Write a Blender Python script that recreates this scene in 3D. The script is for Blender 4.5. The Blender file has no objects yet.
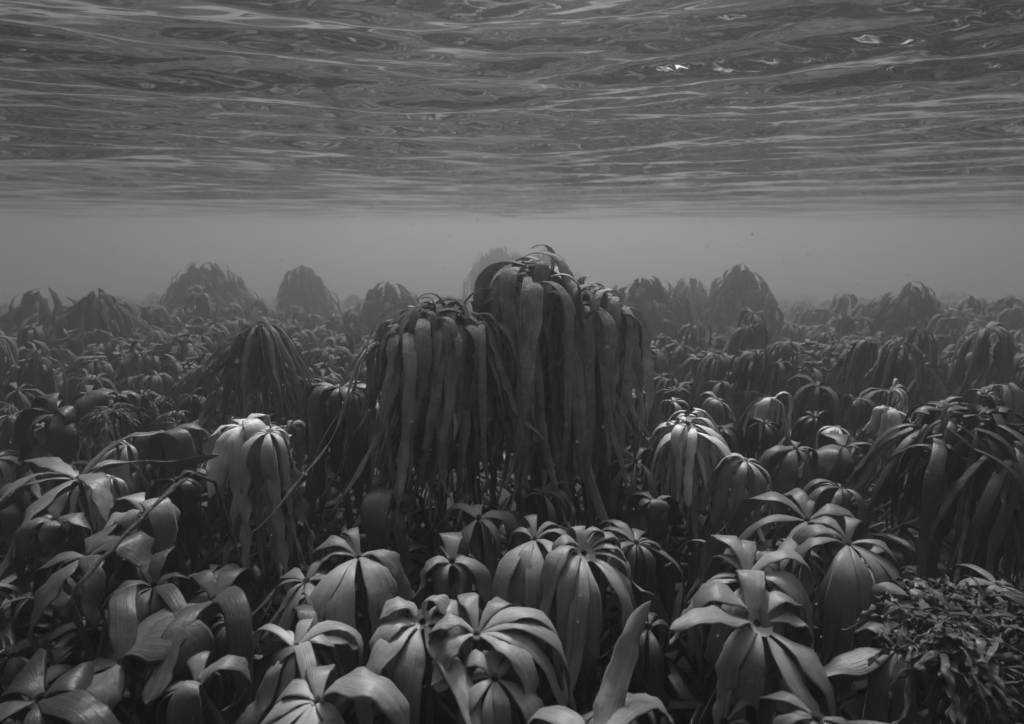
import bpy, math, random
import numpy as np

# ------------------------------------------------------------------ camera, sky, sun, exposure
scene = bpy.context.scene
col = scene.collection
R = math.radians
CAM_Z, FPX, HORIZON = 1.50, 560.0, 232.0
PITCH = math.atan((362.0 - HORIZON) / FPX)
cam_data = bpy.data.cameras.new('camera')
cam = bpy.data.objects.new('camera', cam_data)
col.objects.link(cam)
cam_data.sensor_width = 36.0
cam_data.lens = FPX / 1024.0 * 36.0
cam_data.clip_start, cam_data.clip_end = 0.02, 500.0
cam_data.dof.use_dof = True
cam_data.dof.focus_distance = 1.75
cam_data.dof.aperture_fstop = 3.2
cam.location = (0, 0, CAM_Z)
cam.rotation_euler = (R(90) - PITCH, 0, 0)
scene.camera = cam

SUN_EL, SUN_AZ = 49.0, 3.0          # light as it travels under water; azimuth from +Y towards +X
world = bpy.data.worlds.new('World')
scene.world = world
world.use_nodes = True
wn, wl = world.node_tree.nodes, world.node_tree.links
wn.clear()
sky = wn.new('ShaderNodeTexSky')
sky.sky_type = 'NISHITA'
sky.sun_disc = False
sky.sun_elevation = R(SUN_EL)
sky.sun_rotation = R(SUN_AZ)
sky.air_density, sky.dust_density = 1.5, 4.0
bw = wn.new('ShaderNodeRGBToBW')
bg = wn.new('ShaderNodeBackground')
bg.inputs['Strength'].default_value = 0.11
wo = wn.new('ShaderNodeOutputWorld')
wl.new(sky.outputs[0], bw.inputs[0]); wl.new(bw.outputs[0], bg.inputs[0]); wl.new(bg.outputs[0], wo.inputs[0])

sun_data = bpy.data.lights.new('sun', 'SUN')
sun_data.energy = 2.4
sun_data.angle = R(10)
sun = bpy.data.objects.new('sun', sun_data)
col.objects.link(sun)
sun.rotation_euler = (R(90 - SUN_EL), 0, R(180 - SUN_AZ))
sun.location = (0, 0, 6)

scene.view_settings.view_transform = 'Standard'
scene.view_settings.look = 'None'
scene.view_settings.exposure = 0.6
scene.view_settings.gamma = 1.0
scene.view_settings.use_curve_mapping = False
scene.render.engine = 'CYCLES'
cy = scene.cycles
cy.use_denoising = True
cy.max_bounces = 5
cy.diffuse_bounces = 1
cy.glossy_bounces = 3
cy.transparent_max_bounces = 12
cy.volume_bounces = 1
cy.sample_clamp_indirect = 4.0

# ------------------------------------------------------------------ helpers
def at(px, py, Y):
    """world point at depth Y that shows at a pixel of the photograph"""
    a = (px - 512.0) / FPX
    b = (362.0 - py) / FPX
    cp, sp = math.cos(PITCH), math.sin(PITCH)
    d = np.array([a, cp + b * sp, -sp + b * cp])
    return d * (Y / d[1]) + np.array([0, 0, CAM_Z])

def pix(p):
    cp, sp = math.cos(PITCH), math.sin(PITCH)
    x, y, z = p[0], p[1], p[2] - CAM_Z
    dep = y * cp - z * sp
    if dep < 0.05:
        return None
    return 512 + FPX * x / dep, 362 - FPX * (y * sp + z * cp) / dep

def slope(y):
    return .105 * (np.clip(y, 3, 45) - 3)

def ground_z(x, y):
    return (0.10 + 0.07 * np.sin(1.7 * x + 0.6) * np.cos(1.3 * y + 0.4) + 0.05 * np.sin(3.9 * x + 1.1 * y)
            + 0.04 * np.sin(2.1 * y - 3.3 * x + 2.0) + 0.025 * np.sin(7.3 * y + 4.1 * x) - slope(y))

def smooth(a, b, t):
    u = np.clip((t - a) / (b - a), 0, 1)
    return u * u * (3 - 2 * u)

def tag(o, label=None, cat=None, group=None, kind=None):
    if label: o['label'] = label
    if cat: o['category'] = cat
    if group: o['group'] = group
    if kind: o['kind'] = kind
    return o

def empty(name, loc):
    o = bpy.data.objects.new(name, None)
    o.empty_display_size = 0.05
    o.location = loc
    col.objects.link(o)
    return o

def mesh_obj(name, V, Q, UV, mat, parent=None, loc=None):
    """V (n,3), Q (m,4) quads, UV (n,2) per vertex"""
    me = bpy.data.meshes.new(name)
    V = np.asarray(V, dtype=np.float32); Q = np.asarray(Q, dtype=np.int32)
    me.vertices.add(len(V)); me.vertices.foreach_set('co', V.ravel())
    me.loops.add(Q.size); me.loops.foreach_set('vertex_index', Q.ravel())
    me.polygons.add(len(Q))
    me.polygons.foreach_set('loop_start', np.arange(len(Q), dtype=np.int32) * 4)
    me.update(calc_edges=True)
    me.polygons.foreach_set('use_smooth', np.ones(len(Q), dtype=bool))
    if UV is not None:
        l = me.uv_layers.new(name='UVMap')
        l.data.foreach_set('uv', np.asarray(UV, dtype=np.float32)[Q.ravel()].ravel())
    me.materials.append(mat)
    o = bpy.data.objects.new(name, me)
    col.objects.link(o)
    if parent is not None: o.parent = parent
    if loc is not None: o.location = loc
    return o

class Bag:
    def __init__(self): self.V, self.Q, self.U, self.n = [], [], [], 0
    def add(self, V, Q, U):
        self.V.append(V); self.Q.append(Q + self.n); self.U.append(U); self.n += len(V)
    def build(self, name, mat, parent=None, loc=None):
        return mesh_obj(name, np.concatenate(self.V), np.concatenate(self.Q), np.concatenate(self.U), mat, parent, loc)

def grid_quads(nr, nc, wrap):
    i = np.arange(nr - 1)[:, None]
    j = np.arange(nc if wrap else nc - 1)[None, :]
    k = (j + 1) % nc
    return np.stack([i * nc + j, i * nc + k, (i + 1) * nc + k, (i + 1) * nc + j], -1).reshape(-1, 4)

SEC_U = np.array([-1, -.86, -.32, .32, .86, 1, .84, 0, -.84])
SEC_T = np.array([0, .5, .5, .5, .5, 0, -.5, -.5, -.5])
SEC_UF = np.array([-1, -.5, .5, 1, 0.0])
SEC_TF = np.array([0, .5, .5, 0, -.6])

def strap(rng, p0, d0, L, W, La=0.6, end=-82, drift=(0, 0), twist=0, curl=0, ruffle=0, cup=0.10, n=20, far=False,
          thick=0.0030, ring=None, tipq=0.75, tipp=3.0, ragged=0.07, base=0.34, sway=0.25, rise=0.38, axis_xy=None, notch=0):
    """one blade: starts at p0 along d0, bends over and hangs under its own weight; drift = current (x,y)"""
    s = np.linspace(0, 1, n)
    d0 = np.asarray(d0, float); d0 = d0 / np.linalg.norm(d0)
    th0 = math.asin(max(-1, min(1, d0[2])))
    ph0 = math.atan2(d0[1], d0[0])
    u = np.clip(s / La, 0, 1)
    u = u * u * (3 - 2 * u) * 0.55 + u * 0.45
    th = th0 + (R(end) - th0) * u
    f1, f2 = rng.uniform(0.6, 1.4), rng.uniform(1.5, 2.8)
    q1, q2 = rng.uniform(0, 6.28), rng.uniform(0, 6.28)
    th = th + sway * s * (0.5 * np.sin(6.28 * f1 * s + q1) + 0.4 * np.sin(6.28 * f2 * s + q2)) + R(curl) * smooth(0.45, 1.0, s)
    ph = ph0 + sway * s * (np.sin(5.1 * f1 * s + q2) + 0.5 * np.sin(5 * f2 * s + q1))
    T = np.stack([np.cos(th) * np.cos(ph), np.cos(th) * np.sin(ph), np.sin(th)], 1)
    T[:, 0] += drift[0] * s ** 1.3
    T[:, 1] += drift[1] * s ** 1.3
    T /= np.linalg.norm(T, axis=1)[:, None]
    P = np.zeros((n, 3)); P[0] = p0
    P[1:] = np.asarray(p0) + np.cumsum((T[1:] + T[:-1]) * 0.5 * (L / (n - 1)), 0)
    S = np.stack([-np.sin(ph), np.cos(ph), np.zeros(n)], 1)
    S -= T * (S * T).sum(1)[:, None]
    S /= np.linalg.norm(S, axis=1)[:, None]
    N = np.cross(T, S)
    N *= np.where((N[0, 2] < 0), -1, 1)
    roll = R(twist) * s ** 1.2 + 0.12 * np.sin(6.28 * f1 * s + q1) * s
    S2 = S * np.cos(roll)[:, None] + N * np.sin(roll)[:, None]
    N2 = N * np.cos(roll)[:, None] - S * np.sin(roll)[:, None]
    w = (base + (1 - base) * smooth(0, rise, s)) * np.clip(1 - s ** tipp, 0, 1) ** tipq
    w = 0.5 * W * np.maximum(w, 0.04)
    if ring is not None:
        rad = np.hypot(P[:, 0] - axis_xy[0], P[:, 1] - axis_xy[1]) + 0.002
        lim = 0.5 * 1.10 * 2 * math.pi * rad / ring
        w = np.where(s * L < 0.16, np.minimum(w, lim), w)
    wa = w * (1 + ragged * (np.interp(s * 14, np.arange(16), rng.uniform(-1, .5, 16))) * smooth(.1, .4, s))
    wb = w * (1 + ragged * (np.interp(s * 14, np.arange(16), rng.uniform(-1, .5, 16))) * smooth(.1, .4, s))
    SU, ST = (SEC_UF, SEC_TF) if far else (SEC_U, SEC_T)
    lat = np.where(SU[None, :] < 0, SU[None, :] * wa[:, None], SU[None, :] * wb[:, None])
    off = ST[None, :] * thick + (-cup * (SU ** 2)[None, :] * w[:, None])
    if ruffle:
        fr = rng.uniform(5, 8)
        ph_ = rng.uniform(0, 6.28)
        off = off + ruffle * w[:, None] * (np.abs(SU) ** 1.5)[None, :] * np.sin(6.28 * fr * s[:, None] + ph_ + 1.6 * np.sign(SU)[None, :]) * smooth(.1, .4, s)[:, None]
    elif not far:
        fr = rng.uniform(1.5, 3)
        off = off + 0.16 * w[:, None] * SU[None, :] * np.sin(6.28 * fr * s[:, None] + q1)
        off = off + 0.13 * w[:, None] * (SU ** 2)[None, :] * np.sin(6.28 * 2.1 * fr * s[:, None] + q2 + 2.0 * np.sign(SU)[None, :])
    V = P[:, None, :] + S2[:, None, :] * lat[..., None] + N2[:, None, :] * off[..., None]
    nc = len(SU)
    U = np.stack([np.broadcast_to(SU * .5 + .5, (n, nc)), np.broadcast_to(s[:, None], (n, nc))], -1).reshape(-1, 2)
    return V.reshape(-1, 3), grid_quads(n, nc, True), U

def tube(path, rad, k=8):
    path = np.asarray(path, float); n = len(path)
    T = np.gradient(path, axis=0); T /= np.linalg.norm(T, axis=1)[:, None] + 1e-9
    ref = np.array([0.3, 1, 0.1]) if abs(T[0, 2]) > .7 else np.array([0, 0, 1.0])
    A = np.cross(T, ref); A /= np.linalg.norm(A, axis=1)[:, None]
    B = np.cross(T, A)
    a = np.arange(k) * 2 * math.pi / k
    rad = np.broadcast_to(rad, (n,))
    V = path[:, None, :] + rad[:, None, None] * (A[:, None, :] * np.cos(a)[None, :, None] + B[:, None, :] * np.sin(a)[None, :, None])
    U = np.stack([np.broadcast_to(a / 6.283, (n, k)), np.broadcast_to(np.linspace(0, 1, n)[:, None], (n, k))], -1).reshape(-1, 2)
    return V.reshape(-1, 3), grid_quads(n, k, True), U

# ------------------------------------------------------------------ materials (a black and white picture: greys only)
def new_mat(name):
    m = bpy.data.materials.new(name); m.use_nodes = True
    m.node_tree.nodes.clear()
    return m, m.node_tree.nodes, m.node_tree.links

def kelp_mat(name, dark, light, spk=150, base_pale=0.0, speck=0.0, rough=0.40, transl=0.22, bump=0.25, mott=9.0, streak=0.5):
    m, N, Lk = new_mat(name)
    out = N.new('ShaderNodeOutputMaterial')
    tc = N.new('ShaderNodeTexCoord'); oi = N.new('ShaderNodeObjectInfo')
    seed = N.new('ShaderNodeVectorMath'); seed.operation = 'MULTIPLY_ADD'
    comb = N.new('ShaderNodeCombineXYZ')
    for i in range(3): Lk.new(oi.outputs['Random'], comb.inputs[i])
    Lk.new(comb.outputs[0], seed.inputs[0]); seed.inputs[1].default_value = (37, 19, 53); Lk.new(tc.outputs['Object'], seed.inputs[2])
    n1 = N.new('ShaderNodeTexNoise'); n1.inputs['Scale'].default_value = mott; n1.inputs['Detail'].default_value = 5; n1.inputs['Roughness'].default_value = .6
    Lk.new(seed.outputs[0], n1.inputs['Vector'])
    # striations along the blade
    mp = N.new('ShaderNodeMapping'); mp.inputs['Scale'].default_value = (16, 1.6, 1)
    Lk.new(tc.outputs['UV'], mp.inputs['Vector']); 
    addr = N.new('ShaderNodeVectorMath'); addr.operation = 'ADD'
    Lk.new(mp.outputs[0], addr.inputs[0]); 
    sc = N.new('ShaderNodeVectorMath'); sc.operation = 'SCALE'; sc.inputs[3].default_value = 40
    Lk.new(comb.outputs[0], sc.inputs[0]); Lk.new(sc.outputs[0], addr.inputs[1])
    n2 = N.new('ShaderNodeTexNoise'); n2.inputs['Scale'].default_value = 1.0; n2.inputs['Detail'].default_value = 4
    Lk.new(addr.outputs[0], n2.inputs['Vector'])
    mix = N.new('ShaderNodeMath'); mix.operation = 'MULTIPLY_ADD'
    Lk.new(n2.outputs[0], mix.inputs[0]); mix.inputs[1].default_value = streak
    m1 = N.new('ShaderNodeMath'); m1.operation = 'MULTIPLY'; Lk.new(n1.outputs[0], m1.inputs[0]); m1.inputs[1].default_value = 1 - streak
    Lk.new(m1.outputs[0], mix.inputs[2])
    ctr = N.new('ShaderNodeMapRange'); ctr.inputs['From Min'].default_value = .32; ctr.inputs['From Max'].default_value = .68
    ctr.inputs['To Min'].default_value = 0; ctr.inputs['To Max'].default_value = .72; Lk.new(mix.outputs[0], ctr.inputs['Value'])
    rnd = N.new('ShaderNodeMath'); rnd.operation = 'MULTIPLY_ADD'
    Lk.new(oi.outputs['Random'], rnd.inputs[0]); rnd.inputs[1].default_value = 0.30; Lk.new(ctr.outputs[0], rnd.inputs[2])
    ramp = N.new('ShaderNodeValToRGB')
    ramp.color_ramp.elements[0].position = .08; ramp.color_ramp.elements[0].color = (dark, dark, dark, 1)
    ramp.color_ramp.elements[1].position = .98; ramp.color_ramp.elements[1].color = (light, light, light, 1)
    Lk.new(rnd.outputs[0], ramp.inputs[0])
    colr = ramp.outputs[0]
    if base_pale:
        sep = N.new('ShaderNodeSeparateXYZ'); Lk.new(tc.outputs['UV'], sep.inputs[0])
        mr = N.new('ShaderNodeMapRange'); mr.interpolation_type = 'SMOOTHSTEP'
        mr.inputs['From Min'].default_value = 0.30; mr.inputs['From Max'].default_value = 0.0
        mr.inputs['To Min'].default_value = 0; mr.inputs['To Max'].default_value = 0.8
        Lk.new(sep.outputs['Y'], mr.inputs['Value'])
        mx = N.new('ShaderNodeMix'); mx.data_type = 'RGBA'
        Lk.new(mr.outputs[0], mx.inputs['Factor']); Lk.new(colr, mx.inputs['A']); mx.inputs['B'].default_value = (base_pale,) * 3 + (1,)
        colr = mx.outputs['Result']
    if speck:
        vo = N.new('ShaderNodeTexVoronoi'); vo.inputs['Scale'].default_value = spk
        Lk.new(seed.outputs[0], vo.inputs['Vector'])
        n3 = N.new('ShaderNodeTexNoise'); n3.inputs['Scale'].default_value = 5; n3.inputs['Detail'].default_value = 3
        Lk.new(seed.outputs[0], n3.inputs['Vector'])
        thr = N.new('ShaderNodeMapRange'); thr.inputs['From Min'].default_value = .45; thr.inputs['From Max'].default_value = .75
        thr.inputs['To Min'].default_value = .0; thr.inputs['To Max'].default_value = .36
        Lk.new(n3.outputs[0], thr.inputs['Value'])
        lt = N.new('ShaderNodeMath'); lt.operation = 'LESS_THAN'
        Lk.new(vo.outputs['Distance'], lt.inputs[0]); Lk.new(thr.outputs[0], lt.inputs[1])
        ms = N.new('ShaderNodeMath'); ms.operation = 'MULTIPLY'; ms.inputs[1].default_value = speck
        Lk.new(lt.outputs[0], ms.inputs[0])
        mx2 = N.new('ShaderNodeMix'); mx2.data_type = 'RGBA'
        Lk.new(ms.outputs[0], mx2.inputs['Factor']); Lk.new(colr, mx2.inputs['A']); mx2.inputs['B'].default_value = (.5, .5, .5, 1)
        colr = mx2.outputs['Result']
    bp = N.new('ShaderNodeBump'); bp.inputs['Strength'].default_value = bump; bp.inputs['Distance'].default_value = 0.006
    nb = N.new('ShaderNodeTexNoise'); nb.inputs['Scale'].default_value = 70; nb.inputs['Detail'].default_value = 3
    Lk.new(seed.outputs[0], nb.inputs['Vector'])
    ab = N.new('ShaderNodeMath'); ab.operation = 'ADD'; Lk.new(nb.outputs[0], ab.inputs[0]); Lk.new(n2.outputs[0], ab.inputs[1])
    Lk.new(ab.outputs[0], bp.inputs['Height'])
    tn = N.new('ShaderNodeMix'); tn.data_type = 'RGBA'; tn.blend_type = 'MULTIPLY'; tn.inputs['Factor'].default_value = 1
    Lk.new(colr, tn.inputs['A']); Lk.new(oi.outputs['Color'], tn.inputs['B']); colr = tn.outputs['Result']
    pb = N.new('ShaderNodeBsdfPrincipled')
    Lk.new(colr, pb.inputs['Base Color']); pb.inputs['Roughness'].default_value = rough
    pb.inputs['IOR'].default_value = 1.42
    Lk.new(bp.outputs[0], pb.inputs['Normal'])
    tr = N.new('ShaderNodeBsdfTranslucent'); Lk.new(colr, tr.inputs['Color']); Lk.new(bp.outputs[0], tr.inputs['Normal'])
    ms_ = N.new('ShaderNodeMixShader'); ms_.inputs[0].default_value = transl
    Lk.new(pb.outputs[0], ms_.inputs[1]); Lk.new(tr.outputs[0], ms_.inputs[2])
    Lk.new(ms_.outputs[0], out.inputs['Surface'])
    return m

M = {
    'smooth': kelp_mat('kelp_smooth', .13, .36, base_pale=.50, speck=.35),
    'mid':    kelp_mat('kelp_mid', .06, .22, base_pale=.28, speck=.3),
    'pale':   kelp_mat('kelp_pale', .32, .66, base_pale=.75, speck=.2),
    'dark':   kelp_mat('kelp_dark', .03, .09, base_pale=.08, speck=.4),
    'gap_shade': kelp_mat('gap_shade_weed', .008, .028),  # near black: shade of the gaps painted into the weed
    'old':    kelp_mat('kelp_old', .13, .46, speck=.8, spk=80, bump=1.0, mott=20, rough=.5, streak=.35, transl=.28),
    'crinkle': kelp_mat('kelp_crinkle', .12, .38, speck=.5, bump=.9, mott=22, rough=.5, streak=.3),
    'far':    kelp_mat('kelp_far', .05, .24, base_pale=.26, mott=5, bump=.1, rough=.75),
    'fardark': kelp_mat('kelp_far_dark', .03, .12, mott=5, bump=.1, rough=.8),
    'stipe':  kelp_mat('kelp_stipe', .06, .16, speck=.6, bump=.8, mott=30, transl=0),
    'tuft':   kelp_mat('red_weed', .02, .26, speck=.9, spk=50, bump=.6, mott=28, streak=.2, rough=.22),  # bright specks paint glints into the weed colour
}

def rock_mat():
    m, N, Lk = new_mat('seabed_rock')
    out = N.new('ShaderNodeOutputMaterial'); pb = N.new('ShaderNodeBsdfPrincipled')
    tc = N.new('ShaderNodeTexCoord')
    n1 = N.new('ShaderNodeTexNoise'); n1.inputs['Scale'].default_value = 6; n1.inputs['Detail'].default_value = 8
    Lk.new(tc.outputs['Object'], n1.inputs['Vector'])
    rp = N.new('ShaderNodeValToRGB')
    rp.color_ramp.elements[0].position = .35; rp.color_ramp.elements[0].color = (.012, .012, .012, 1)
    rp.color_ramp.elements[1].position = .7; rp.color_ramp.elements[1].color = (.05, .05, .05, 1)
    Lk.new(n1.outputs[0], rp.inputs[0]); Lk.new(rp.outputs[0], pb.inputs['Base Color'])
    bp = N.new('ShaderNodeBump'); bp.inputs['Strength'].default_value = .8; bp.inputs['Distance'].default_value = .03
    Lk.new(n1.outputs[0], bp.inputs['Height']); Lk.new(bp.outputs[0], pb.inputs['Normal'])
    pb.inputs['Roughness'].default_value = .8
    Lk.new(pb.outputs[0], out.inputs['Surface'])
    return m

def water_mat():
    # the underside of the sea: mirrors beyond the critical angle (Fresnel), lets light through inside it
    m, N, Lk = new_mat('water_surface')
    out = N.new('ShaderNodeOutputMaterial')
    fr = N.new('ShaderNodeFresnel'); fr.inputs['IOR'].default_value = 1.333
    gl = N.new('ShaderNodeBsdfGlossy'); gl.inputs['Roughness'].default_value = .05; gl.inputs['Color'].default_value = (1, 1, 1, 1)
    tp = N.new('ShaderNodeBsdfTransparent')
    mx = N.new('ShaderNodeMixShader')
    Lk.new(fr.outputs[0], mx.inputs[0]); Lk.new(tp.outputs[0], mx.inputs[1]); Lk.new(gl.outputs[0], mx.inputs[2])
    Lk.new(mx.outputs[0], out.inputs['Surface'])
    return m

# ------------------------------------------------------------------ the setting: seabed, water surface, haze
FAR = 85.0
def axis(n, far, p=2.2):
    t = np.linspace(-1, 1, n)
    return np.sign(t) * np.abs(t) ** p * far
gx, gy = np.meshgrid(axis(181, FAR), axis(181, FAR) + 1.5)
V = np.stack([gx, gy, ground_z(gx, gy)], -1).reshape(-1, 3)
sb = mesh_obj('seabed', V, grid_quads(181, 181, False), V[:, :2], rock_mat())
tag(sb, 'dark uneven rocky seabed under the kelp', kind='structure')

WATER_Z = CAM_Z + 0.47
def wave_height(x, y):
    rw = np.random.default_rng(11)
    yb = y + 0.5 * np.sqrt(x * x + 0.3) * np.clip(1 - y / 16, 0, 1)      # crests bow round the shallows
    h = np.zeros_like(x)
    for lam, amp, spread, k in ((2.6, .036, 18, 3), (1.3, .024, 20, 5), (0.70, .0130, 22, 6), (0.38, .0056, 24, 7), (0.21, .0023, 27, 7), (0.12, .0010, 30, 6)):
        for i in range(k):
            l = lam * rw.uniform(.75, 1.3); a = R(90 + rw.uniform(-spread, spread))
            ph = rw.uniform(0, 6.28) + 0.9 * np.sin(0.7 * x / lam + i) + 0.7 * np.sin(0.5 * yb / lam + 2 * i)
            c = np.sin(6.283 / l * (x * math.cos(a) + yb * math.sin(a)) + ph)
            h += amp / math.sqrt(k) * (1.25 * (1 - np.abs(c)) ** 1.0 - .45 + .55 * c)
    return h
ty = np.concatenate([-np.geomspace(FAR, .6, 40), np.linspace(-.55, .5, 30), .5 + np.geomspace(.02, FAR - .5, 700)])
tx = axis(640, FAR, 2.8)
gx, gy = np.meshgrid(tx, ty)
damp = np.clip(1 - np.hypot(gx, gy) / 110, .2, 1)
V = np.stack([gx, gy, WATER_Z + wave_height(gx, gy) * damp], -1).reshape(-1, 3)
ws = mesh_obj('water', V, grid_quads(len(ty), len(tx), False), V[:, :2], water_mat())
tag(ws, 'rippled underside of the sea surface', kind='structure')

# ------------------------------------------------------------------ kelp
COUNT = {'near': 0, 'far': 0}
HUBS = []
def stipe_to(bag, hub, rng, r=0.008, flare=None, axis_dir=(0, 0, 1)):
    gx_, gy_ = hub[0] + rng.normal(0, .04), hub[1] + rng.normal(0, .05) + .03
    g = np.array([gx_, gy_, float(ground_z(gx_, gy_)) - .02])
    ax = np.asarray(axis_dir)
    t = np.linspace(0, 1, 9)[:, None]
    top = hub - ax * 0.035
    c1 = g + np.array([0, 0, (top[2] - g[2]) * .5]); c2 = top - ax * (top[2] - g[2]) * .35
    P = (1 - t) ** 3 * g + 3 * t * (1 - t) ** 2 * c1 + 3 * t * t * (1 - t) * c2 + t ** 3 * top
    rad = r * (1.25 - .45 * t[:, 0]); rad[0] = r * 3.0; rad[1] = r * 1.7
    return P, rad

def kelp(hub, st, seed, label=None, group=None, cat='kelp', joined=False, base_drift=(0, 0)):
    """a kelp plant with its hub (where the blades leave the stipe) at a world point"""
    rng = np.random.default_rng(seed)
    hub = np.asarray(hub, float); n = st['n']
    HUBS.append((hub, st.get('keep', .16)))
    ax = np.array(st.get('lean', (0, 0)) + (1.0,), float)
    ax[:2] += rng.normal(0, .10 if st.get('rows') or n > 15 else .20, 2); ax /= np.linalg.norm(ax)
    e1 = np.cross([0, 1, 0], ax); e1 /= np.linalg.norm(e1); e2 = np.cross(ax, e1)
    root = empty('kelp_plant', (hub[0], hub[1], float(ground_z(hub[0], hub[1]))))
    o = np.array(root.location)
    tag(root, label, cat, group)
    tone = st['tone'] if 'tone' in st else rng.uniform(.65, 1.1)
    far = joined
    mat = M[st['mat']]
    P, rad = stipe_to(None, hub - np.array([0, 0, .35 if st.get('mound') else 0]), rng, st.get('stipe', .008), axis_dir=ax)
    sv = Bag(); sv.add(*tube(P - o, rad, 6 if far else 9))
    bag = Bag()
    r0 = st.get('r0', .009)
    rows = st.get('rows')
    if rows is None:
        rows = []
        for i in range(n):
            lay = (i % 2) * st.get('layer', .3)
            wild = st.get('wild', 1.0)
            rows.append(dict(phi=st.get('span', 360.0) * (i + wild * rng.uniform(-.45, .45)) / n + st.get('phi', 0) + wild * 16 * math.sin(i * 2.4 + seed),
                             L=st['L'] * rng.uniform(*st.get('lvar', (.6, 1.2))), W=st['W'] * rng.uniform(.5, 1.3),
                             th=st['th'] + wild * rng.normal(0, 11) - 30 * lay, La=st.get('La', .6) * rng.uniform(.7, 1.3) * (1 - .5 * lay),
                             end=st.get('end', -84) + rng.normal(0, 5 if n < 40 else 10), twist=rng.normal(0, st.get('twist', 30)),
                             curl=rng.uniform(-1, 1) * st.get('curl', 20)))
            if rng.uniform() < .16: rows[-1].update(L=rows[-1]['L'] * .62, tipq=.12, tipp=14, ragged=.3)      # a torn blade
    for b in rows:
        a = R(b['phi'])
        rd = e1 * math.cos(a) + e2 * math.sin(a)
        th = R(b['th'])
        d = rd * math.cos(th) + ax * math.sin(th)
        p0 = hub - o + rd * r0 - ax * .03
        if st.get('mound'):
            Rx, Rz = st['mound']; el = math.asin(rng.uniform(.02, 1)); aa_ = rng.uniform(0, 6.283)
            el2 = el + rng.normal(0, .12)
            rd = np.array([math.cos(aa_), math.sin(aa_), 0])
            k_ = rng.uniform(.84, 1.0)
            p0 = hub - o + rd * Rx * math.cos(el2) * k_ + np.array([0, 0, Rz * (math.sin(el2) * k_ - 1) - .02])
            d = rd * math.cos(.2) + np.array([0, 0, rng.normal(-.1, .2)])
        if st.get('jit'):
            jj = st['jit'] * math.sqrt(rng.uniform()); ja = rng.uniform(0, 6.283)
            p0 = p0 + np.array([jj * math.cos(ja), jj * math.sin(ja), -.9 * jj * jj / st['jit'] + rng.normal(0, .02)])
        dr = st.get('drift', (0, 0))
        if not st.get('rows') and n < 16: dr = (dr[0] - .16 + .14 * math.sin(1.3 * hub[0] + .7 * hub[1]), dr[1] - .05)
        dr = (dr[0] + base_drift[0] + rng.normal(0, .10), dr[1] + base_drift[1] + rng.normal(0, .08))
        v = strap(rng, p0, d, b['L'], b['W'], La=b.get('La', .6), end=b.get('end', -84), drift=dr, twist=b.get('twist', 0), curl=b.get('curl', 0),
                  ruffle=st.get('ruffle', 0), n=(9 if far else 26 if st.get('ruffle') else 20), far=far, ring=None if st.get('mound') else min(n, 13) * 360.0 / st.get('span', 360.0), axis_xy=(hub - o)[:2],
                  tipq=b.get('tipq', st.get('tipq', .75)), tipp=b.get('tipp', st.get('tipp', 3.0)), ragged=b.get('ragged', st.get('ragged', .14)), sway=st.get('sway', .22), cup=st.get('cup', .12),
                  base=st.get('base', .85), rise=st.get('rise', .2))
        if far: bag.add(*v)
        else:
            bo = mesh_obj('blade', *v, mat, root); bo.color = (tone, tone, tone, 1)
        COUNT['far' if far else 'near'] += 1
    # the palm: a cup from the stipe to the first ring of the blades
    k = 14 if not far else 7
    prof = [(.006, -.045), (.009, -.036), (r0 * .9, -.030), (r0 * 1.15, -.026)]
    aa = np.arange(k) * 2 * math.pi / k
    PV = np.array([[hub - o + ax * z + r * (e1 * math.cos(q) + e2 * math.sin(q)) for q in aa] for r, z in prof]).reshape(-1, 3)
    UVp = np.zeros((len(PV), 2)); 
    if st.get('mound'):
        bag.build('crown', mat, root).color = (tone, tone, tone, 1)
        sv.build('stipe', M['stipe'], root)
    elif far:
        bag.add(PV, grid_quads(4, k, True), UVp)
        bag.build('crown', mat, root).color = (tone, tone, tone, 1)
        sv.build('stipe', M['stipe'], root)
    else:
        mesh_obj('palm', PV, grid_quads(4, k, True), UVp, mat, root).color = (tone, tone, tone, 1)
        sv.build('stipe', M['stipe'], root)
    return root

# --- styles
ROS = dict(r0=.019, wild=.9, sway=.28, n=13, L=.42, W=.054, th=36, La=.44, end=-86, mat='smooth', twist=34, curl=55, layer=.4, lean=(0, -.35), tipp=4.5)
DROOP = dict(n=14, L=.46, W=.054, wild=1.0, sway=.3, th=22, La=.36, end=-87, mat='smooth', twist=38, curl=60, layer=.6, lean=(-.1, -.3), tipp=4.5)
BROAD = dict(sway=.35, n=11, L=.44, W=.062, th=24, La=.38, end=-88, mat='mid', twist=45, curl=80, layer=.5, tipp=4)
ARCH = dict(sway=.32, n=13, L=.52, W=.054, th=28, La=.48, end=-84, mat='smooth', twist=45, curl=50, layer=.5, tipp=4.5)
TALL = dict(wild=.35, base=.7, n=26, L=.92, W=.060, th=34, La=.42, end=-89, mat='old', twist=30, curl=4, layer=.7, r0=.02, ragged=.12, sway=.12, stipe=.014, rise=.2, keep=.26, tipp=4)
BUSH = dict(sway=.4, n=12, L=.36, W=.052, tipp=4, th=28, La=.42, end=-86, mat='mid', twist=50, curl=60, layer=.5)

def S(style, **k):
    d = dict(style); d.update(k); return d

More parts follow.
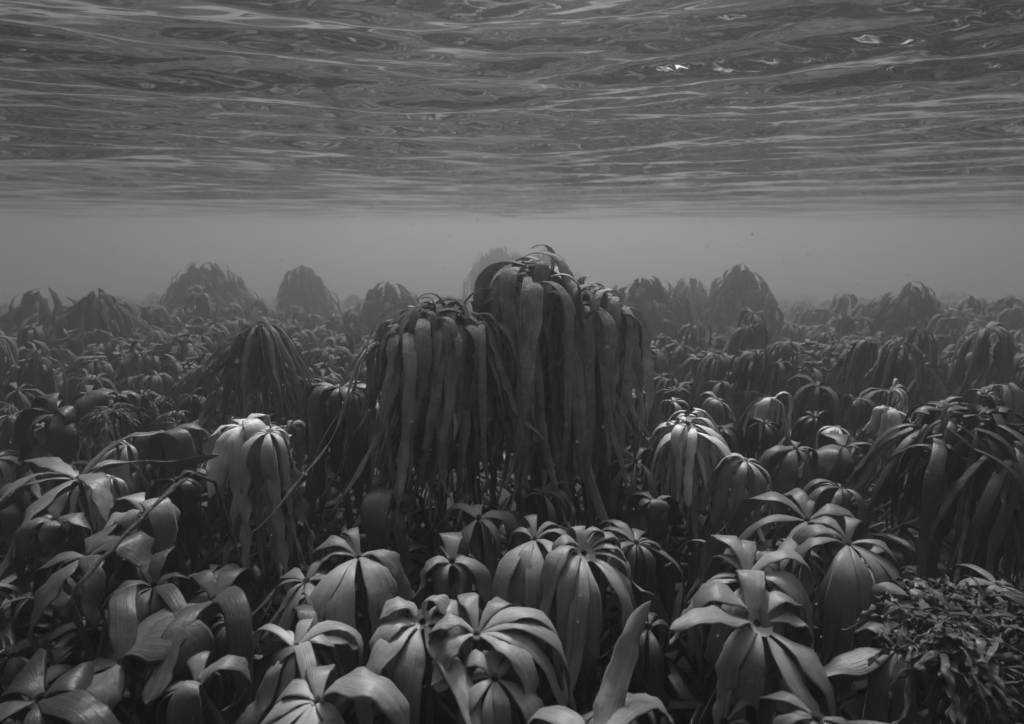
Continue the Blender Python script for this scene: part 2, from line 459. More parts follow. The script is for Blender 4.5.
def fan(n, Lf, Lb, W, th=36, La=.5, seed=1):
    r = np.random.default_rng(seed); out = []
    for i in range(n):
        ph = 360.0 * (i + r.uniform(-.42, .42)) / n
        if seed != 4 and r.uniform() < .14: continue
        fr = .5 - .5 * math.sin(R(ph))                       # 1 towards the viewer, 0 away
        out.append(dict(phi=ph, L=(Lb + (Lf - Lb) * fr) * r.uniform(.66, 1.15), W=W * r.uniform(.7, 1.2), th=th + 16 * (1 - fr) + r.normal(0, 5), La=La * r.uniform(.8, 1.2),
                        end=-86 + r.normal(0, 5), twist=r.normal(0, 26), curl=r.normal(0, 32)))
    return out

# (pixel x, pixel y of the hub, depth, style, label)
KEY = [
 # tall clumps in the middle
 (530, 256, 2.05, S(TALL, tone=1.45, n=110, L=.95, W=.064, th=20, La=.26, curl=14, lean=(0, -.12), base=.6, jit=.12, twist=80, lvar=(.3, 1.1), sway=.36, ragged=.3, ruffle=.2, drift=(-.03, -.06)), 'tallest dark kelp at the centre, long straps draping to the bed'),
 (420, 298, 1.85, S(TALL, tone=1.45, n=120, L=.84, W=.044, th=20, La=.24, ragged=.55, jit=.10, sway=.5, ruffle=.2, lvar=(.3, 1.1), curl=30, tipp=2.2, drift=(-.30, -.12), lean=(-.35, -.1)), 'ragged tall kelp with frayed straps, just left of the tallest kelp'),
 (468, 306, 1.95, S(TALL, tone=1.45, n=60, L=.72, W=.042, th=20, La=.24, ragged=.5, jit=.06, sway=.5, ruffle=.2, lvar=(.3, 1.1), curl=30, tipp=2.2, drift=(.05, -.12)), 'tattered kelp head wedged between the ragged kelp and the tallest kelp'),
 (596, 280, 2.1, S(TALL, tone=1.45, n=96, L=.90, W=.052, th=20, La=.24, curl=14, jit=.11, twist=80, lvar=(.3, 1.1), sway=.36, ragged=.3, ruffle=.2, drift=(.05, -.05), lean=(.2, -.05)), 'tall dark kelp leaning on the right flank of the tallest kelp'),
 (340, 380, 2.0, S(TALL, n=12, L=.62, W=.058, th=30, La=.3, mat='mid', ragged=.08, r0=.015), 'smooth straight-hanging kelp left of the ragged tall kelp'),
 # pale ones
 (690, 412, 1.95, S(TALL, tone=1.3, n=46, L=.46, W=.036, th=14, La=.30, mat='pale', ragged=.15, r0=.012, jit=.03, sway=.25, wild=1, lean=(0, -.3), drift=(.16, -.12), end=-78, keep=.2, tipp=2), 'pale shaggy kelp with straw-like straps, right of the tall centre kelp'),
 (240, 418, 1.85, S(BROAD, tone=1.3, n=9, L=.38, W=.085, mat='pale', th=30, La=.5, lean=(-.25, -.2), end=-86, keep=.14), 'pale shiny kelp crown above crinkled hanging blades'),
 (268, 424, 1.78, S(TALL, n=18, L=.60, W=.046, th=12, La=.2, mat='pale', ruffle=.6, ragged=.25, r0=.012, sway=.35, twist=60, drift=(.05, -.2), tone=.85), 'crinkled kelp with wavy ribbons hanging beside the pale shiny crown'),
 # first rosettes: raised tone paints the brighter centre into the kelp colour
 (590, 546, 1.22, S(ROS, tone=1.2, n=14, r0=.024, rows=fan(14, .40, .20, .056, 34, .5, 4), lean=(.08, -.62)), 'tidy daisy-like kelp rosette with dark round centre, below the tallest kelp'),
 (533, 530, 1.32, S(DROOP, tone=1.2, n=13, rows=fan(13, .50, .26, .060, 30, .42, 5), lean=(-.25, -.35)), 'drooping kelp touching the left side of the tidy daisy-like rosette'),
 (640, 535, 1.38, S(DROOP, n=13, L=.42, W=.05, mat='mid', lean=(.2, -.25)), 'dull kelp touching the right side of the tidy daisy-like rosette'),
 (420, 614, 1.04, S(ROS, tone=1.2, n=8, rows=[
    dict(phi=262, L=.30, W=.062, th=30, La=.55), dict(phi=222, L=.32, W=.055, th=40, La=.7), dict(phi=190, L=.20, W=.055, th=50, La=.7, curl=-20),
    dict(phi=130, L=.17, W=.05, th=55, La=.7), dict(phi=85, L=.17, W=.055, th=60, La=.7), dict(phi=35, L=.18, W=.055, th=50, La=.7),
    dict(phi=355, L=.20, W=.058, th=45, La=.7), dict(phi=305, L=.40, W=.05, th=22, La=.9, end=-50)], lean=(0, -.5)), 'star-shaped kelp rosette with long front blade, lower centre left'),
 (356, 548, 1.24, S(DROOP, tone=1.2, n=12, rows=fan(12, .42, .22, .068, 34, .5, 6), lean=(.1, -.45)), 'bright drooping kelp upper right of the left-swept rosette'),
 (302, 572, 1.18, S(DROOP, n=10, L=.36, W=.042, lean=(-.5, -.3), drift=(-.35, -.1), end=-60), 'kelp rosette with narrow blades swept to the left'),
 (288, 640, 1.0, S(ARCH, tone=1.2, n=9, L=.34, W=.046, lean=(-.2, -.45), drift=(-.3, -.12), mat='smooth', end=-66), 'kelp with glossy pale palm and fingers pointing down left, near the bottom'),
 (318, 640, 1.02, S(BROAD, n=5, L=.24, W=.08, lean=(.4, -.1), La=.7, end=-100), 'broad rounded kelp blades curling behind the glossy pale palm'),
 (310, 690, .84, S(ARCH, n=8, rows=[
    dict(phi=4, L=.25, W=.060, th=46, La=.95, end=-92), dict(phi=318, L=.2, W=.028, th=5, La=.9, end=-70), dict(phi=215, L=.26, W=.05, th=25, La=.6), dict(phi=240, L=.3, W=.045, th=15, La=.6),
    dict(phi=275, L=.3, W=.05, th=10, La=.6), dict(phi=180, L=.22, W=.045, th=30, La=.6), dict(phi=140, L=.2, W=.05, th=35, La=.6), dict(phi=90, L=.2, W=.05, th=35, La=.6)], lean=(-.25, -.2), wild=0), 'kelp at the bottom edge with one big blade arching over a dark hollow'),
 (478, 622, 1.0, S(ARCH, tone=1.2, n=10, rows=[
    dict(phi=20, L=.36, W=.05, th=50, La=.7, end=-88), dict(phi=0, L=.38, W=.045, th=45, La=.7, end=-86), dict(phi=340, L=.36, W=.045, th=42, La=.6), dict(phi=320, L=.34, W=.05, th=40, La=.6),
    dict(phi=60, L=.22, W=.055, th=60, La=.7), dict(phi=110, L=.2, W=.05, th=50, La=.8), dict(phi=170, L=.16, W=.05, th=55, La=.8), dict(phi=215, L=.14, W=.05, th=30, La=.8, curl=60)],
    lean=(.1, -.2)), 'kelp with a pale thin stipe and blades arching right, beside the star-shaped rosette'),
 (498, 668, .92, S(DROOP, n=10, L=.34, W=.05, lean=(.3, -.3), drift=(.15, -.1)), 'kelp crown curling right under the pale thin stipe'),
 (592, 722, .80, S(ARCH, n=5, rows=[
    dict(phi=40, L=.25, W=.050, th=44, La=2.2, end=30, twist=60), dict(phi=20, L=.3, W=.05, th=40, La=.8), dict(phi=150, L=.25, W=.05, th=40, La=.7),
    dict(phi=250, L=.25, W=.05, th=20, La=.7), dict(phi=320, L=.25, W=.05, th=30, La=.7)]), 'kelp at the bottom edge with one lance-shaped blade standing upright'),
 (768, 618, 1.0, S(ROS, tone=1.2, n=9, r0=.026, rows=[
    dict(phi=300, L=.34, W=.056, th=22, La=.7, end=-84, twist=-40), dict(phi=330, L=.38, W=.064, th=34, La=.6, end=-96, twist=-14),
    dict(phi=190, L=.20, W=.060, th=20, La=1.5, end=-40), dict(phi=150, L=.28, W=.06, th=30, La=.6), dict(phi=112, L=.28, W=.06, th=36, La=.6), dict(phi=72, L=.24, W=.06, th=40, La=.6),
    dict(phi=32, L=.22, W=.055, th=36, La=.6), dict(phi=252, L=.22, W=.065, th=10, La=.4, tipq=.12, tipp=14, ragged=.3), dict(phi=225, L=.3, W=.05, th=-10, La=.4)], lean=(.45, -.85)), 'kelp rosette with dark open centre and two broad pale-edged blades'),
 (742, 572, 1.12, S(DROOP, n=12, rows=fan(12, .38, .30, .056, 20, .5, 13), lean=(-.6, -.2), drift=(-.25, 0)), 'kelp with thick blades arching left, behind the open-centred rosette'),
 (748, 556, 1.2, S(BUSH, n=8, L=.26, mat='mid', lean=(-.4, -.1), drift=(-.2, 0)), 'small curled kelp topping the left-arching thick blades'),
 (852, 536, 1.26, S(ARCH, n=15, rows=fan(15, .46, .34, .062, 26, .5, 12), lean=(.05, -.4), mat='smooth', tone=.8), 'wide umbrella-like kelp with broad arching blades, right side'),
 (806, 512, 1.42, S(ARCH, n=10, L=.40, W=.056, th=40, La=.75, mat='mid', lean=(-.3, -.1), drift=(-.15, 0)), 'kelp with layered arching straps behind the umbrella-like kelp'),
 (900, 640, .98, S(BROAD, tone=.9, n=7, rows=[dict(phi=182, L=.27, W=.062, th=2, La=1.6, end=-22, twist=25), dict(phi=100, L=.2, W=.045, th=40, La=.5), dict(phi=60, L=.22, W=.045, th=35, La=.5),
    dict(phi=250, L=.24, W=.045, th=10, La=.4), dict(phi=300, L=.24, W=.04, th=20, La=.4), dict(phi=340, L=.22, W=.045, th=30, La=.5), dict(phi=215, L=.26, W=.05, th=-5, La=.5)], mat='mid'), 'low kelp with one broad blade lying across, under the umbrella-like kelp'),
 (922, 590, 1.12, S(BUSH, n=8, L=.24, W=.055, mat='mid', lean=(.2, -.3)), 'small kelp between the umbrella-like kelp and the frilly weed tuft'),
 (388, 500, 1.62, S(BROAD, n=6, r0=.012, rows=[dict(phi=350, L=.50, W=.085, th=84, La=.62, end=-94), dict(phi=200, L=.3, W=.07, th=30, La=.5), dict(phi=100, L=.34, W=.07, th=40, La=.5),
    dict(phi=260, L=.28, W=.06, th=10, La=.5), dict(phi=40, L=.3, W=.06, th=40, La=.5), dict(phi=300, L=.25, W=.05, th=0, La=.5)], mat='mid'), 'kelp with round hooped blade in front of the ragged tall kelp'),
 (478, 512, 1.46, S(BUSH, n=9, L=.28, W=.052, lean=(-.1, -.2), mat='smooth'), 'kelp with two hooped blades just above the drooping rosette'),
 (452, 556, 1.22, S(BUSH, n=8, L=.24, W=.06, lean=(.1, -.3), mat='smooth'), 'bright curled kelp behind the star-shaped rosette'),
 (716, 540, 1.36, S(BUSH, n=8, L=.22, W=.04, mat='mid'), 'small narrow-bladed kelp under the pale shaggy kelp'),
 (655, 492, 1.62, S(BROAD, n=6, L=.25, W=.08, mat='mid', th=50), 'rounded smooth kelp at the foot of the pale shaggy kelp'),
 # left side: lowered tone and dark kelp paint the edge darkening into the colour
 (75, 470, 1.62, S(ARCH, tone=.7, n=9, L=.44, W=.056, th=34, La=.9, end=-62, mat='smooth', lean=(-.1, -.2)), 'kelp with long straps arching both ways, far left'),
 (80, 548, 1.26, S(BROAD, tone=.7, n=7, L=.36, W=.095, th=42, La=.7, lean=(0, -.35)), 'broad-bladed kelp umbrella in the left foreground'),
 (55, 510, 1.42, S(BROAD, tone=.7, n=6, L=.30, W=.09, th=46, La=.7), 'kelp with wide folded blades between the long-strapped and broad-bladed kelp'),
 (140, 505, 1.46, S(BROAD, n=7, L=.30, W=.08, th=48, La=.55, mat='smooth', lean=(-.3, -.1), curl=50), 'kelp with curled-over smooth blades crossed by the bare stalk'),
 (150, 580, 1.16, S(BUSH, n=8, L=.26, W=.056, th=48, La=.7, lean=(.2, -.3), curl=60), 'pale curly kelp under the bare stalk'),
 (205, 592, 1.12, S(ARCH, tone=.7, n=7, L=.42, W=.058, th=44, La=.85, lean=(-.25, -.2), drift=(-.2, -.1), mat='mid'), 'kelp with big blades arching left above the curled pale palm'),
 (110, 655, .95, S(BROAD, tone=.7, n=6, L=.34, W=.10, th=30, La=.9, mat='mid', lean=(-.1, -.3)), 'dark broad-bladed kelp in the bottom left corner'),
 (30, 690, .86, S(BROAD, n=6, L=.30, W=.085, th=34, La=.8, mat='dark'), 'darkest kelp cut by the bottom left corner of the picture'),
 (188, 672, .92, S(BUSH, n=7, L=.26, W=.06, th=44, lean=(-.2, -.4), curl=70), 'curled pale palm of kelp near the bottom left'),
 (165, 425, 2.0, S(BROAD, n=8, L=.42, W=.07, th=34, La=.5, mat='mid', drift=(-.1, 0)), 'kelp with one bright hanging strap left of the pale shiny crown'),
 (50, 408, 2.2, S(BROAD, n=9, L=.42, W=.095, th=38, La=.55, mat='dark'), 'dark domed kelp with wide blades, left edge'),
 (118, 390, 2.4, S(BROAD, n=8, L=.36, W=.075, th=44, La=.5, mat='mid'), 'star-topped kelp right of the dark domed kelp'),
 # right side
 (845, 440, 2.05, S(BROAD, n=7, L=.40, W=.11, th=34, La=.5, mat='mid'), 'smooth hood-like kelp with very wide blades'),
 (975, 400, 1.75, S(TALL, n=80, L=.58, W=.036, th=8, La=.4, mat='dark', ragged=.4, lean=(-.1, -.2), drift=(-.2, -.1), end=-74, jit=.16, sway=.55, lvar=(.4, 1.1), ruffle=.2), 'big dark drooping kelp at the right edge with thin pale-spotted straps'),
 (1040, 420, 1.7, S(TALL, n=50, L=.6, W=.045, th=8, La=.4, mat='dark', drift=(-.1, -.1), jit=.14, sway=.5, lvar=(.4, 1.1)), 'dark kelp cut by the right edge of the picture'),
 (978, 436, 1.72, S(TALL, n=6, L=.46, W=.020, th=-45, La=.5, mat='crinkle', ragged=.35, drift=(-.55, -.45), end=-70, tone=1.5, r0=.006, jit=.07, span=160, phi=170, sway=.3), 'thin pale strips trailing down left from the dark right-edge kelp'),
 # domes fading in the haze
 (205, 256, 5.4, S(TALL, n=260, L=.85, W=.11, base=.3, th=0, La=.3, end=-86, mat='fardark', wild=1, lvar=(.5, 1.3), ragged=.3, mound=(0.82, 1.35), sway=.3, curl=15, twist=50), 'dark haze-veiled kelp dome left of centre'),
 (302, 262, 6.0, S(TALL, n=260, L=.85, W=.11, base=.3, th=0, La=.3, end=-86, mat='fardark', wild=1, lvar=(.5, 1.3), ragged=.3, mound=(0.56, 1.35), sway=.3, curl=15, twist=50), 'hazy kelp mound right of the dark dome left of centre'),
 (388, 278, 4.8, S(TALL, n=260, L=.85, W=.11, base=.3, th=0, La=.3, end=-86, mat='fardark', wild=1, lvar=(.5, 1.3), ragged=.3, mound=(0.67, 1.35), sway=.3, curl=15, twist=50, lean=(-.2, 0)), 'hazy kelp mound just left of the ragged tall kelp'),
 (645, 272, 4.6, S(TALL, n=260, L=.85, W=.11, base=.3, th=0, La=.3, end=-86, mat='fardark', wild=1, lvar=(.5, 1.3), ragged=.3, mound=(0.82, 1.35), sway=.3, curl=15, twist=50), 'hazy kelp mound right behind the tall centre kelp'),
 (742, 262, 5.0, S(TALL, n=260, L=.85, W=.11, base=.3, th=0, La=.3, end=-86, mat='fardark', wild=1, lvar=(.5, 1.3), ragged=.3, mound=(0.61, 1.35), sway=.3, curl=15, twist=50), 'round hazy kelp dome standing up right of centre'),
 (690, 274, 5.6, S(TALL, n=260, L=.85, W=.11, base=.3, th=0, La=.3, end=-86, mat='fardark', wild=1, lvar=(.5, 1.3), ragged=.3, mound=(0.60, 1.35), sway=.3, curl=15, twist=50), 'fainter hazy kelp mound touching the round dome right of centre'),
 (912, 278, 4.3, S(TALL, n=260, L=.85, W=.11, base=.3, th=0, La=.3, end=-86, mat='fardark', wild=1, lvar=(.5, 1.3), ragged=.3, mound=(0.53, 1.35), sway=.3, curl=15, twist=50, drift=(-.25, 0), lean=(.15, 0)), 'lone leaning kelp dome in the haze at right'),
 (1018, 292, 4.4, S(TALL, n=260, L=.85, W=.11, base=.3, th=0, La=.3, end=-86, mat='fardark', wild=1, lvar=(.5, 1.3), ragged=.3, mound=(0.60, 1.35), sway=.3, curl=15, twist=50), 'hazy kelp dome cut by the right picture edge'),
 (568, 266, 4.6, S(TALL, n=260, L=.85, W=.11, base=.3, th=0, La=.3, end=-86, mat='fardark', wild=1, lvar=(.5, 1.3), ragged=.3, mound=(0.37, 1.35), sway=.3, curl=15, twist=50), 'small hazy kelp dome peeping over the tallest kelp'),
 (500, 244, 8.2, S(TALL, n=260, L=.85, W=.11, base=.3, th=0, La=.3, end=-86, mat='fardark', wild=1, lvar=(.5, 1.3), ragged=.3, mound=(1.13, 1.35), sway=.3, curl=15, twist=50), 'faintest kelp mound in the far haze behind the tallest kelp'),
 (548, 246, 8.0, S(TALL, n=260, L=.85, W=.11, base=.3, th=0, La=.3, end=-86, mat='fardark', wild=1, lvar=(.5, 1.3), ragged=.3, mound=(0.73, 1.35), sway=.3, curl=15, twist=50), 'faint far kelp mound just right of the faintest mound'),
 (95, 285, 4.0, S(TALL, n=260, L=.85, W=.11, base=.3, th=0, La=.3, end=-86, mat='fardark', wild=1, lvar=(.5, 1.3), ragged=.3, mound=(0.82, 1.35), sway=.3, curl=15, twist=50, drift=(.15, 0)), 'hazy sloping kelp mound with drooping right flank, at left'),
 (45, 285, 4.2, S(TALL, n=260, L=.85, W=.11, base=.3, th=0, La=.3, end=-86, mat='fardark', wild=1, lvar=(.5, 1.3), ragged=.3, mound=(0.82, 1.35), sway=.3, curl=15, twist=50, drift=(-.1, 0)), 'blurred broad kelp mound near the left picture edge'),
]
for i, (px, py, Y, st, lab) in enumerate(KEY):
    hz = Y > 3.4
    if hz: Y = 3 + (Y - 3) * 3.2
    kelp(at(px, py, Y), st, 100 + i, lab, 'hazy kelp domes' if hz else None, joined=hz)

# the rest of the bed
rng = np.random.default_rng(5)
SHORT = ['tallest centre kelp', 'ragged tall kelp', 'tattered kelp head', 'tall right-flank kelp', 'straight-hanging kelp', 'pale shaggy kelp', 'pale shiny crown', 'crinkled kelp',
 'tidy daisy-like rosette', 'drooping rosette', 'dull drooping kelp', 'star-shaped rosette', 'bright drooping kelp', 'left-swept rosette', 'glossy pale palm',
 'rounded curling kelp', 'big arching blade', 'pale thin stipe', 'crown under the pale stipe', 'upright lance blade', 'open-centred rosette', 'left-arching thick kelp', 'small curled kelp', 'umbrella-like kelp',
 'layered-strap kelp', 'broad lying blade', 'small kelp by the weed tuft', 'round hooped blade', 'two hooped blades', 'bright curled kelp', 'small narrow-bladed kelp', 'rounded smooth kelp',
 'long-strapped left kelp', 'broad-bladed left umbrella', 'wide folded blades', 'curled-over smooth kelp', 'pale curly kelp', 'big left-arching blades', 'dark bottom-left kelp', 'darkest corner kelp', 'curled pale palm',
 'bright hanging strap', 'dark domed kelp', 'star-topped kelp', 'hood-like kelp', 'dark right-edge kelp', 'cut-off dark kelp', 'thin pale strips', 'dark dome left of centre', 'mound right of the dark dome', 'mound left of the ragged kelp',
 'mound behind the tall kelp', 'round dome right of centre', 'fainter mound by the round dome', 'lone leaning dome', 'right-edge dome', 'small peeping dome', 'faintest far mound', 'faint far mound',
 'sloping left mound', 'left-edge mound']
ORD = ['', 'second ', 'third ', 'fourth ', 'fifth ', 'sixth ', 'seventh ', 'eighth ', 'ninth ', 'tenth ', 'eleventh ', 'twelfth ', 'thirteenth ', 'fourteenth ', 'fifteenth ', 'sixteenth ']
USED = {}
def fill_label(q, Y, adj):
    best = min(range(len(KEY)), key=lambda i: math.hypot(KEY[i][0] - q[0], (KEY[i][1] - q[1]) * 1.3) + 160 * abs(math.log(KEY[i][2] / Y)))
    dx, dy = q[0] - KEY[best][0], q[1] - KEY[best][1]
    rel = ('right of' if dx > 0 else 'left of') if abs(dx) > abs(dy) else ('below' if dy > 0 else 'above')
    key = (adj, rel, best); k = USED.get(key, 0); USED[key] = k + 1
    return (ORD[k] + adj + ' ' + rel + ' the ' + SHORT[best] + (' counting outwards' if k else '')).strip()
pts = []
def try_fill(n, y0, y1, keep0, zlo, zhi, grow=0.0):
    for _ in range(n):
        Y = math.sqrt(rng.uniform(y0 * y0, y1 * y1)); X = rng.uniform(-1.02, 1.02) * (Y + .15)
        z = .70 + rng.uniform(zlo, zhi) + .06 * math.sin(1.9 * X + .8 * Y) + .05 * math.sin(2.7 * Y + 1)
        z += -float(slope(Y)) + (.05 if X > .3 else 0) + .10 * grow * math.sin(1.1 * X + 2) * math.cos(.8 * Y)
        keep = keep0 + grow * .085 * (Y - y0)
        p = np.array([X, Y, z]); q = pix(p)
        if q is None or not (-70 < q[0] < 1094 and q[1] < 830): continue
        if any(abs(h[0] - X) < max(k, keep) and abs(h[1] - Y) < max(k, keep) and math.hypot(h[0] - X, h[1] - Y) < max(k, keep) for h, k in HUBS): continue
        HUBS.append((p, keep)); pts.append((p, q))
try_fill(900, .62, 1.6, .15, -.20, -.06)
try_fill(1800, 1.6, 2.8, .19, -.08, .05)
try_fill(4200, 2.8, 11.0, .26, -.10, .14, 1.0)
pts.sort(key=lambda t: t[0][1])
npt = 0
for p, q in pts[:290]:
    Y = p[1]; npt += 1
    m_ = rng.choice(['mid', 'mid', 'dark'] if Y < 1.7 else ['mid', 'smooth', 'mid', 'dark', 'pale'] if Y < 2.7 else ['far'])  # near fill mostly dull or dark, colour standing in for shade of taller plants
    bn = ['BUSH', 'BROAD', 'DROOP'][rng.integers(3)]; b = {'BUSH': BUSH, 'BROAD': BROAD, 'DROOP': DROOP}[bn]
    if rng.uniform() < .7: b = S(b, span=rng.uniform(140, 270), twist=55)
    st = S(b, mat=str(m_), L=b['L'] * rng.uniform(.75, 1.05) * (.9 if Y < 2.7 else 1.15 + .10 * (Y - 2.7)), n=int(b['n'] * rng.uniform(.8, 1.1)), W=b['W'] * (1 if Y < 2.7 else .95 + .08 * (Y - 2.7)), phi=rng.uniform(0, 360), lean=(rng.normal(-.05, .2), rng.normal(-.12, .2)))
    adj = {'pale': 'pale ', 'smooth': 'light ', 'dark': 'dark ', 'mid': '', 'far': 'hazy '}[str(m_)] + {'BUSH': 'bushy', 'BROAD': 'broad-bladed', 'DROOP': 'drooping'}[bn] + ' kelp'
    lab = fill_label(q, Y, adj)
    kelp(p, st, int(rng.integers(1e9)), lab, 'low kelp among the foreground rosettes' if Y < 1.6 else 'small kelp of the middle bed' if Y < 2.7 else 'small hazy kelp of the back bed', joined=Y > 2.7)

# near-black short weed, added so the gaps under the kelp read as shade
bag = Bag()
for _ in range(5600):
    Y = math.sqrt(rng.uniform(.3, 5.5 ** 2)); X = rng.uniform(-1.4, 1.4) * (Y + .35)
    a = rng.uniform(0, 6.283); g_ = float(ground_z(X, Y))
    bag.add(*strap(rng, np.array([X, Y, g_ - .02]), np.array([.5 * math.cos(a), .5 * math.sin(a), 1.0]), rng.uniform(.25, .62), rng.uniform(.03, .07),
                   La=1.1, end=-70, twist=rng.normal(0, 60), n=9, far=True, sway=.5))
tag(bag.build('understory_gap_shade', M['gap_shade']), 'short near-black weed added under the kelp to darken the gaps', 'seaweed', kind='stuff')

# the bed beyond, one mass
bag = Bag()
for _ in range(2500):
    Y = 4.0 + (42 - 4.0) * rng.uniform() ** 1.7; X = rng.uniform(-1.05, 1.05) * Y
    big = .22 * math.sin(.55 * X + 1) * math.cos(.43 * Y) + .12 * math.sin(1.3 * X + .9 * Y)
    z = .62 + rng.uniform(-.14, .12) + big * min(1, (Y - 4) / 4) - float(slope(Y))
    if rng.uniform() < .14 and Y > 7: z += rng.uniform(.05, .35)
    nb = 10; sc_ = 1.1 + (Y - 4) * .075
    for i in range(nb):
        a = 6.283 * (i + rng.uniform(-.4, .4)) / nb
        d = np.array([math.cos(a) * .8, math.sin(a) * .8, rng.uniform(-.1, .6)])
        bag.add(*strap(rng, np.array([X, Y, z]) + rng.normal(0, .03, 3), d, .36 * sc_ * rng.uniform(.6, 1.4), .066 * sc_ * rng.uniform(.6, 1.3), La=.42, end=-84, twist=rng.normal(0, 50), curl=rng.uniform(-50, 50), n=6, far=True, sway=.4, drift=(-.15, 0)))
fb = bag.build('distant_kelp_bed', M['far'])
tag(fb, 'far kelp bed dissolving into the haze', 'kelp bed', kind='stuff')

# ------------------------------------------------------------------ other weeds
def haystack():
    hub = at(262, 328, 2.6)
    HUBS.append((hub, .3))
    root = empty('weed_clump', (hub[0], hub[1], float(ground_z(hub[0], hub[1])))); o = np.array(root.location)
    tag(root, 'haystack-shaped clump of thin stringy weed left of the tall kelp', 'seaweed')
    r = np.random.default_rng(77); bag = Bag()
    for i in range(150):
        a = r.uniform(0, 6.283)
        d = np.array([math.cos(a), math.sin(a), r.uniform(-.5, .5)])
        bag.add(*strap(r, hub - o + np.array([r.normal(0, .02), r.normal(0, .02), r.normal(0, .015)]), d, r.uniform(.2, .56), r.uniform(.006, .024), La=.25, end=r.uniform(-84, -62), twist=r.normal(0, 90), n=14, far=True, sway=.45, drift=(r.normal(-.08, .2), 0), base=.8))
    for i in range(34):
        a = r.uniform(2.4, 3.9)
        bag.add(*strap(r, hub - o + np.array([r.normal(-.03, .02), r.normal(0, .02), r.normal(-.03, .02)]), np.array([math.cos(a), math.sin(a), -.2]), r.uniform(.4, .75), r.uniform(.006, .014), La=.3, end=r.uniform(-56, -36), n=12, far=True, sway=.25, base=.8))
    tag(bag.build('strands', M['old'], root), kind='stuff')
    for i in range(22):
        a = r.uniform(0, 6.283)
        v = strap(r, hub - o + np.array([0, 0, .01]), np.array([math.cos(a), math.sin(a), .35]), r.uniform(.16, .55), r.uniform(.015, .035), La=.3, end=-66, twist=r.normal(0, 50), n=14, ragged=.3, sway=.4)
        mesh_obj('blade', *v, M['crinkle'], root)
    P, rad = stipe_to(None, hub, r, .014)
    mesh_obj('stipe', *tube(P - o, rad, 8), M['stipe'], root)
haystack()

def tuft(px, py, Y, label, seed, n, L, mat='tuft', spread=(.1, -.25), frilly=False):
    hub = at(px, py, Y)
    HUBS.append((hub, .2))
    root = empty('weed_tuft', (hub[0], hub[1], float(ground_z(hub[0], hub[1])))); o = np.array(root.location)
    tag(root, label, 'seaweed')
    r = np.random.default_rng(seed)
    for i in range(n):
        a = r.uniform(0, 6.283)
        d = np.array([math.cos(a) + spread[0], math.sin(a) + spread[1], r.uniform(.1, .9)])
        if frilly:
            pj = hub - o + np.array([r.normal(0, .035), r.normal(0, .035), r.normal(-.01, .02)])
            v = strap(r, pj, d, L * r.uniform(.4, 1.15), L * r.uniform(.03, .10), La=.8, end=-70, n=26, sway=.7, ruffle=.9, ragged=.6, twist=r.normal(0, 120), curl=r.uniform(-80, 80), base=.4, thick=.0018)
            mesh_obj('frond', *v, M[mat], root)
            continue
        bg_ = Bag(); ll = L * r.uniform(.6, 1.1)
        V_, Q_, U_ = strap(r, hub - o, d, ll, .008, La=.9, end=-75, n=12, sway=.5, thick=.002)
        bg_.add(V_, Q_, U_)
        ctr = V_.reshape(12, -1, 3).mean(1)
        for k in range(2, 12):
            for sd in (-1, 1):
                t = ctr[min(k + 1, 11)] - ctr[k - 1]; t /= np.linalg.norm(t) + 1e-9
                sdv = np.cross(t, r.normal(0, 1, 3)); sdv /= np.linalg.norm(sdv) + 1e-9
                bg_.add(*strap(r, ctr[k], t * .8 + sdv * sd * .6, L * r.uniform(.12, .3), L * .055, La=1.2, end=-60, n=5, far=True, sway=.4, twist=r.normal(0, 60), base=.3, rise=.6))
        bg_.build('frond', M[mat], root)
    P, rad = stipe_to(None, hub, r, .006)
    mesh_obj('stipe', *tube(P - o, rad, 8), M['stipe'], root)
tuft(948, 640, .98, 'frilly glinting weed tuft in the bottom right corner', 31, 170, .19, spread=(.15, -.35), frilly=True)
tuft(985, 618, 1.05, 'dull frilly weed behind the glinting tuft at bottom right', 32, 80, .18, 'dark', spread=(.3, -.1), frilly=True)
tuft(112, 412, 2.15, 'small bushy weed with tiny leaves beside the dark domed kelp', 33, 20, .16, 'crinkle', spread=(0, -.1))

def stalk():
    a, b = at(66, 610, 1.0), at(192, 474, 1.32)
    a2 = at(76, 588, 1.01)
    pts_ = [a, a2]
    r = np.random.default_rng(3)
    for t in np.linspace(.08, 1, 16): pts_.append(a2 + (b - a2) * t + r.normal(0, .0012, 3) + np.array([0, 0, .012 * math.sin(3.1 * t)]))
    pts_.append(b + np.array([.01, .08, -.06])); pts_.append(b + np.array([.015, .16, -.4]))
    P = np.array(pts_); o = P[-1]
    rad = np.full(len(P), .0048) * r.uniform(.85, 1.2, len(P)); rad[0] = .004
    ob = mesh_obj('bare_stalk', *tube(P - o, rad, 9), M['stipe'], None, o)
    tag(ob, 'bare bent stalk leaning across the left foreground kelp', 'stalk')
stalk()

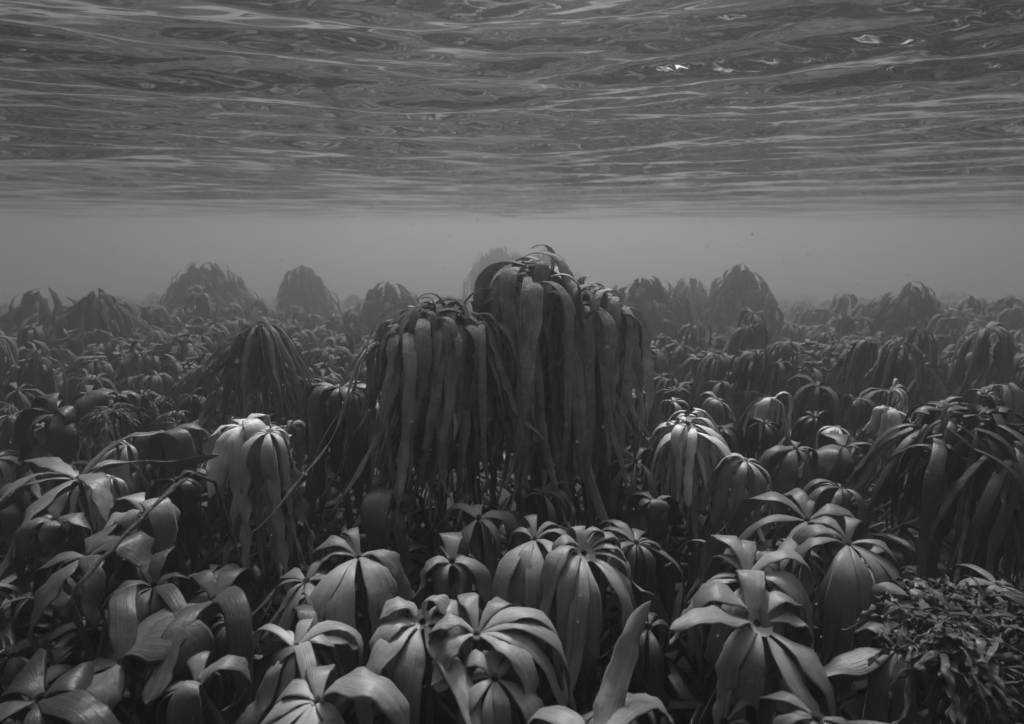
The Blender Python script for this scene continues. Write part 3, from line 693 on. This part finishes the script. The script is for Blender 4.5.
# drifting specks in the water
def specks():
    r = np.random.default_rng(9); bag = Bag()
    for _ in range(900):
        Y = r.uniform(.5, 3.2); p = at(r.uniform(-10, 1034), r.uniform(90, 640), Y)
        if p[2] > WATER_Z - .06: continue
        s = r.uniform(.0006, .0014) * (1 + .25 * Y)
        th = np.array([0, .6, 1.0, .6, 0]) * s + 1e-5
        bag.add(*tube(p + np.array([[0, 0, k * s * .55] for k in (-2, -1, 0, 1, 2)]), th, 5))
    m, N, Lk = new_mat('drifting_speck')
    out = N.new('ShaderNodeOutputMaterial'); pb = N.new('ShaderNodeBsdfPrincipled')
    pb.inputs['Base Color'].default_value = (.75, .75, .75, 1); pb.inputs['Roughness'].default_value = .6
    Lk.new(pb.outputs[0], out.inputs['Surface'])
    tag(bag.build('drifting_specks', m), 'tiny pale specks drifting in the water', 'plankton', kind='stuff')
specks()

# ------------------------------------------------------------------ haze: the murky water itself
def haze():
    x0, x1, y0, y1, z0, z1 = -FAR - 1, FAR + 1, -FAR - 1, FAR + 3, -6.0, WATER_Z + .25
    V = np.array([(x, y, z) for z in (z0, z1) for y in (y0, y1) for x in (x0, x1)], float)
    Q = np.array([(0, 2, 3, 1), (4, 5, 7, 6), (0, 1, 5, 4), (2, 6, 7, 3), (0, 4, 6, 2), (1, 3, 7, 5)])
    m, N, Lk = new_mat('murky_water')
    out = N.new('ShaderNodeOutputMaterial'); pv = N.new('ShaderNodeVolumePrincipled')
    pv.inputs['Color'].default_value = (.92, .92, .92, 1)
    pv.inputs['Density'].default_value = .060
    pv.inputs['Anisotropy'].default_value = .82
    Lk.new(pv.outputs[0], out.inputs['Volume'])
    o = mesh_obj('haze', V, Q, None, m)
    o.data.polygons.foreach_set('use_smooth', np.zeros(6, dtype=bool))
    tag(o, 'murky water that veils the distance', kind='stuff')
haze()
tri = sum(len(o.data.polygons) for o in scene.objects if o.type == 'MESH') * 2
print('SCENE', COUNT, 'fill', len(pts), npt, 'objects', len(scene.objects), 'tris', tri)
